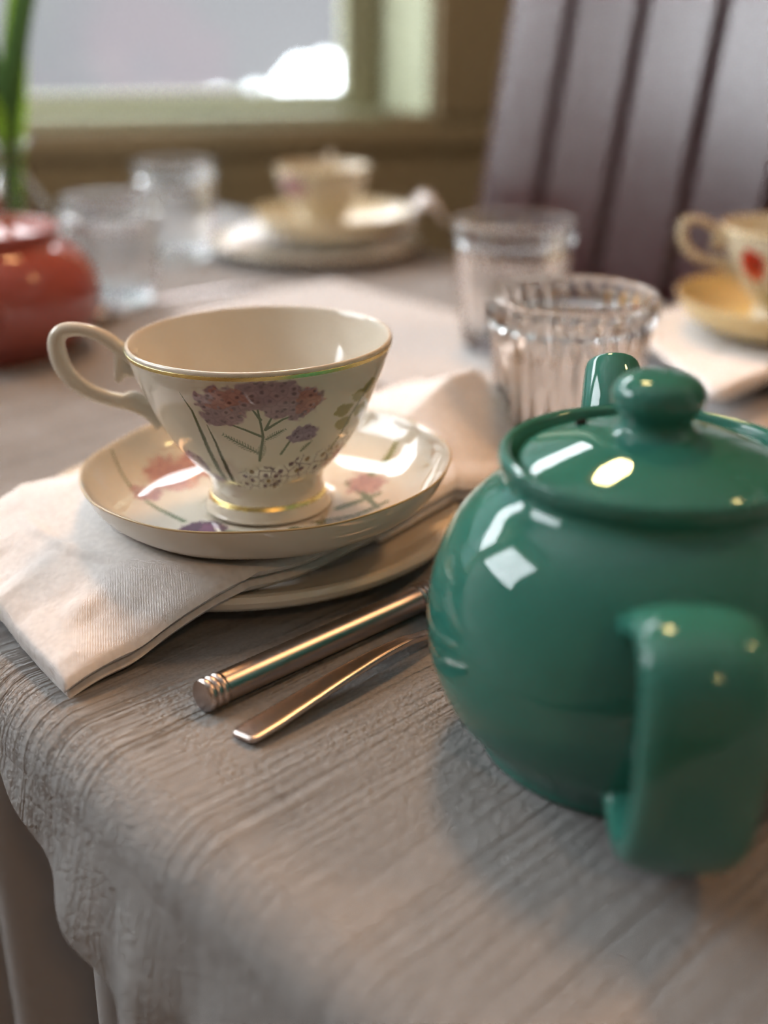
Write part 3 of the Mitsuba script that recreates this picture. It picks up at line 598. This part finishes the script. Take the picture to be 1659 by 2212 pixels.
for x, y, sxy, szz, lab in ((.0923, .606, 1.05, .97, 'clear ribbed glass tumbler standing just behind the green teapot'), (.086, .832, 1.02, .95, 'clear ribbed glass tumbler standing behind the tumbler nearest the green teapot'),
                  (-.212, .985, .95, .90, 'clear ribbed glass tumbler between the red teapot and the tumbler by the window'), (-.190, 1.165, .92, .94, 'clear ribbed glass tumbler nearest the window, left of the far teacup')):
    k = obj('glass_tumbler', tum_shape, at(scale=[sxy, sxy, szz], loc=(x, y, .0036 if .488 < (TF @ [x, y, 0])[1] + .03 and (TF @ [x, y, 0])[1] - .03 < .64 and (TF @ [x, y, 0])[0] > -.88 else .0008))); tag(k, lab, 'glass', 'ribbed glass tumblers')

# ------------------------------------------------------------------ bud vase with leaves
vo = smooth_path([(0, .001), (.022, .0008), (.026, .0012), (.031, .008), (.0345, .025), (.0345, .045), (.030, .064), (.021, .080), (.0125, .092), (.0095, .101), (.0105, .110), (.0150, .1165), (.0195, .1195), (.0200, .1206), (.0192, .1213)], 50)
vi = smooth_path([(.0180, .1205), (.0135, .116), (.0085, .110), (.0077, .101), (.0105, .092), (.019, .079), (.028, .063), (.0322, .045), (.0322, .025), (.029, .011), (.022, .0075), (0, .007)], 40)
vase_m, _ = lathe(np.vstack([vo, vi]), 96)
VX, VY = -.291, 1.0
obj('bud_vase', shp(vase_m, 'm_glass', True), at((VX, VY, .0008))); tag('bud_vase', 'small clear glass bud vase holding green leaves behind the red teapot', 'vase')
def leaf(pts, w, key, mat):
    p = smooth_path(pts, 40); q = np.linspace(0, 1, len(p)); t = np.gradient(p, axis=0); t /= np.linalg.norm(t, axis=1, keepdims=True)
    S = np.cross(t, [.25, 1, .1]); S /= np.linalg.norm(S, axis=1, keepdims=True); N = np.cross(S, t)
    ww = w * np.clip(np.interp(q, [0, .15, .45, .8, 1], [.25, .35, 1, .75, .02]), .02, 1)
    c = np.linspace(-1, 1, 7); v = p[:, None] + S[:, None] * (ww[:, None] * c)[..., None] + N[:, None] * (np.abs(c)[None] * ww[:, None] * .35)[..., None]
    obj('cut_leaves__' + key, shp(trimesh.Trimesh(v.reshape(-1, 3), quads(len(p), 7), process=False), mat, True))
V = np.array([VX, VY, 0])
leaf(V + np.array([(0, 0, .012), (.001, 0, .10), (.004, .0, .135), (.010, .002, .18), (.020, .006, .235), (.030, .01, .30)]), .0125, 'leaf', 'm_leaf')
leaf(V + np.array([(.002, 0, .012), (.001, 0, .10), (.006, -.004, .15), (.020, -.006, .205), (.042, -.006, .27), (.060, 0, .33)]), .010, 'leaf', 'm_leaf_dark')
leaf(V + np.array([(-.002, 0, .012), (-.001, 0, .10), (-.004, .004, .14), (-.014, .004, .20), (-.028, .0, .27), (-.045, 0, .33)]), .010, 'leaf', 'm_leaf_dark')
leaf(V + np.array([(-.003, 0, .012), (0, 0, .10), (-.006, -.004, .14), (-.024, -.008, .18), (-.045, -.012, .21), (-.066, -.01, .225)]), .008, 'leaf', 'm_leaf')
tag('cut_leaves', 'long green strap leaves standing in the glass bud vase by the window', 'leaves')

# ------------------------------------------------------------------ place setting by the window
FX, FY = -.062, 1.175
k = obj('plate', shp(plate_m, 'm_plate', True), at((FX, FY, .0006))); tag(k, 'white side plate under the far teacup near the window', 'plate')
place_saucer('saucer_001', sau_p, sau_puv, sau_prim, 'm_cream', (FX + .016, FY, -.0075), 0, 'cream saucer under the far teacup near the window', 'm_cream')
place_cup('teacup_001', cup_plain, cup_plain_uv, 'm_pink', rim_plain, (FX + .006, FY, -.0035), -95, 0, 'cream footed teacup with pink print standing near the window', foot=False, scale=.84)
def flat_napkin(key, pts, z0, z1, label, wob=.003, seed=1, zf=None):
    poly = sg.Polygon(pts).buffer(-.006).buffer(.006)
    x0, y0, x1, y1 = poly.bounds; n = 90
    X, Y = np.meshgrid(np.linspace(x0, x1, n), np.linspace(y0, y1, n))
    import shapely
    # radial grid from the centroid to the outline keeps the edge clean
    c = np.array(poly.centroid.coords[0]); ring = np.array(shapely.segmentize(poly.exterior, .004).coords)[:-1]
    q = np.r_[np.linspace(0.0, .92, 24), np.linspace(.94, 1, 7)]
    G = c + (ring - c)[None] * q[:, None, None]
    d = np.linalg.norm((ring - c), axis=1)[None] * (1 - q[:, None]); e = np.clip(d / .006, 0, 1); rnd = np.sqrt(1 - (1 - e) ** 2)
    w = wob * (meshkit.fbm(np.concatenate([G * 30, 0 * G[..., :1]], -1), 3, seed) - .5)
    h = zf(G) if zf else 0
    mid = (z0 + z1) / 2; top = h + mid + ((z1 - z0) / 2 + w) * rnd; bot = h + mid - (z1 - z0) / 2 * rnd
    k = len(ring); nr = len(q)
    v = np.vstack([np.concatenate([G, top[..., None]], -1).reshape(-1, 3), np.concatenate([G, bot[..., None]], -1).reshape(-1, 3)])
    f = quads(nr, k, True); nn = nr * k; rim = (nr - 1) * k + np.arange(k); r2 = (nr - 1) * k + (np.arange(k) + 1) % k
    m = fix(v, np.vstack([f, f[:, ::-1] + nn, np.stack([rim, r2 + nn, r2], 1), np.stack([rim, rim + nn, r2 + nn], 1)]))
    kk = obj(key, shp(m, 'm_napkin', True, v[:, :2])); tag(kk, label, 'napkin')
fr = lambda G: .0125 + .034 * np.exp(-((G[..., 0] - .038) / .022) ** 2) * np.clip((G[..., 0] - .0) / .03, 0, 1) - .0095 * np.clip((-.125 - G[..., 0]) / .04, 0, 1)
flat_napkin('napkin', [(-.148, 1.112), (-.142, 1.205), (-.08, 1.215), (.045, 1.20), (.060, 1.13), (-.10, 1.125)], .0030, .0085, 'white cloth napkin spread under the far saucer near the window', seed=4, zf=fr)

# ------------------------------------------------------------------ place setting at the right with the poppy cup
PX, PY = .262, .785
k = obj('plate', shp(plate_m, 'm_plate', True), at((PX + .03, PY + .02, .0030))); tag(k, 'white side plate under the poppy cup at the right', 'plate')
flat_napkin('napkin', [(.160, .815), (.180, .652), (.232, .705), (.340, .80), (.330, .87), (.22, .88)], .0168, .0248, 'white cloth napkin under the poppy saucer at the right', seed=8)
place_saucer('saucer_002', sau_p, sau_puv, sau_prim, 'm_poppy_saucer', (PX, PY, .0002), 0, 'yellow and cream saucer with red poppies at the right of the table', 'm_cream')
place_cup('teacup_002', cup_plain, cup_plain_uv, 'm_poppy', rim_plain, (PX - .006, PY, .0042), 0, 0, 'cream teacup with red poppies at the right of the table', foot=False, scale=.88)

# ------------------------------------------------------------------ pendant lamps
def lamp(x, y, z, r, power, label, aim=None, deep=.04):
    root = 'pendant_lamp'
    while root + '__shade' in scene: root = nxt(root)
    h = deep                                        # the diffuser sits this far up inside the can-shaped shade
    p = [(r, 0), (r * 1.02, .004), (r * 1.02, h + .03), (r * .95, h + .05), (.03, h + .06), (0, h + .06), (0, h + .056), (.028, h + .056), (r * .94, h + .046), (r * .985, h + .03), (r * .985, .004), (r * .99, 0), (r, 0)]
    d = np.array([0, 0, -1.0]) if aim is None else np.array(aim, float) - [x, y, z]
    d /= np.linalg.norm(d); zx = np.cross([0, 1, 0.0], -d); zx /= np.linalg.norm(zx); M = np.eye(4); M[:3, :3] = np.stack([zx, np.cross(-d, zx), -d], 1); M[:3, 3] = [x, y, z + TOP]
    tw = T(M)
    obj(root + '__shade', shp(lathe(p, 64)[0], 'm_shade', True), tw)
    e = -d * (h + .058)
    obj(root + '__cord', shp(trimesh.creation.cylinder(.004, 1, segment=[e, [e[0], e[1], CZ - z]], sections=10), 'm_dark'), at((x, y, z)))
    a = np.linspace(0, 2 * math.pi, 49)[:-1]; v = np.vstack([np.stack([r * .95 * np.cos(a), r * .95 * np.sin(a), 0 * a + h], -1), [[0, 0, h]]])
    f = np.stack([(np.arange(48) + 1) % 48, np.arange(48), np.full(48, 48)], 1)
    obj(root + '__diffuser', {**mikit.ply((v, f), 'm_shade'), 'emitter': {'type': 'area', 'radiance': rgb(*power)}}, tw)
    tag(root, label, 'lamp')
lamp(-.01, 1.23, 1.30, .17, LAMP, 'warm round pendant lamp tilted towards the table from beside the window', aim=(.0, .33, 0), deep=.34)  # unseen shade made this deep to hold the lamp's light off the far table
lamp(.91, .64, 1.21, .09, LAMP, 'small warm pendant lamp hanging above the purple bench', aim=(.05, .40, 0))
lamp(.45, -1.1, 1.25, .105, LAMP, 'small warm pendant lamp hanging behind the viewer over another table')
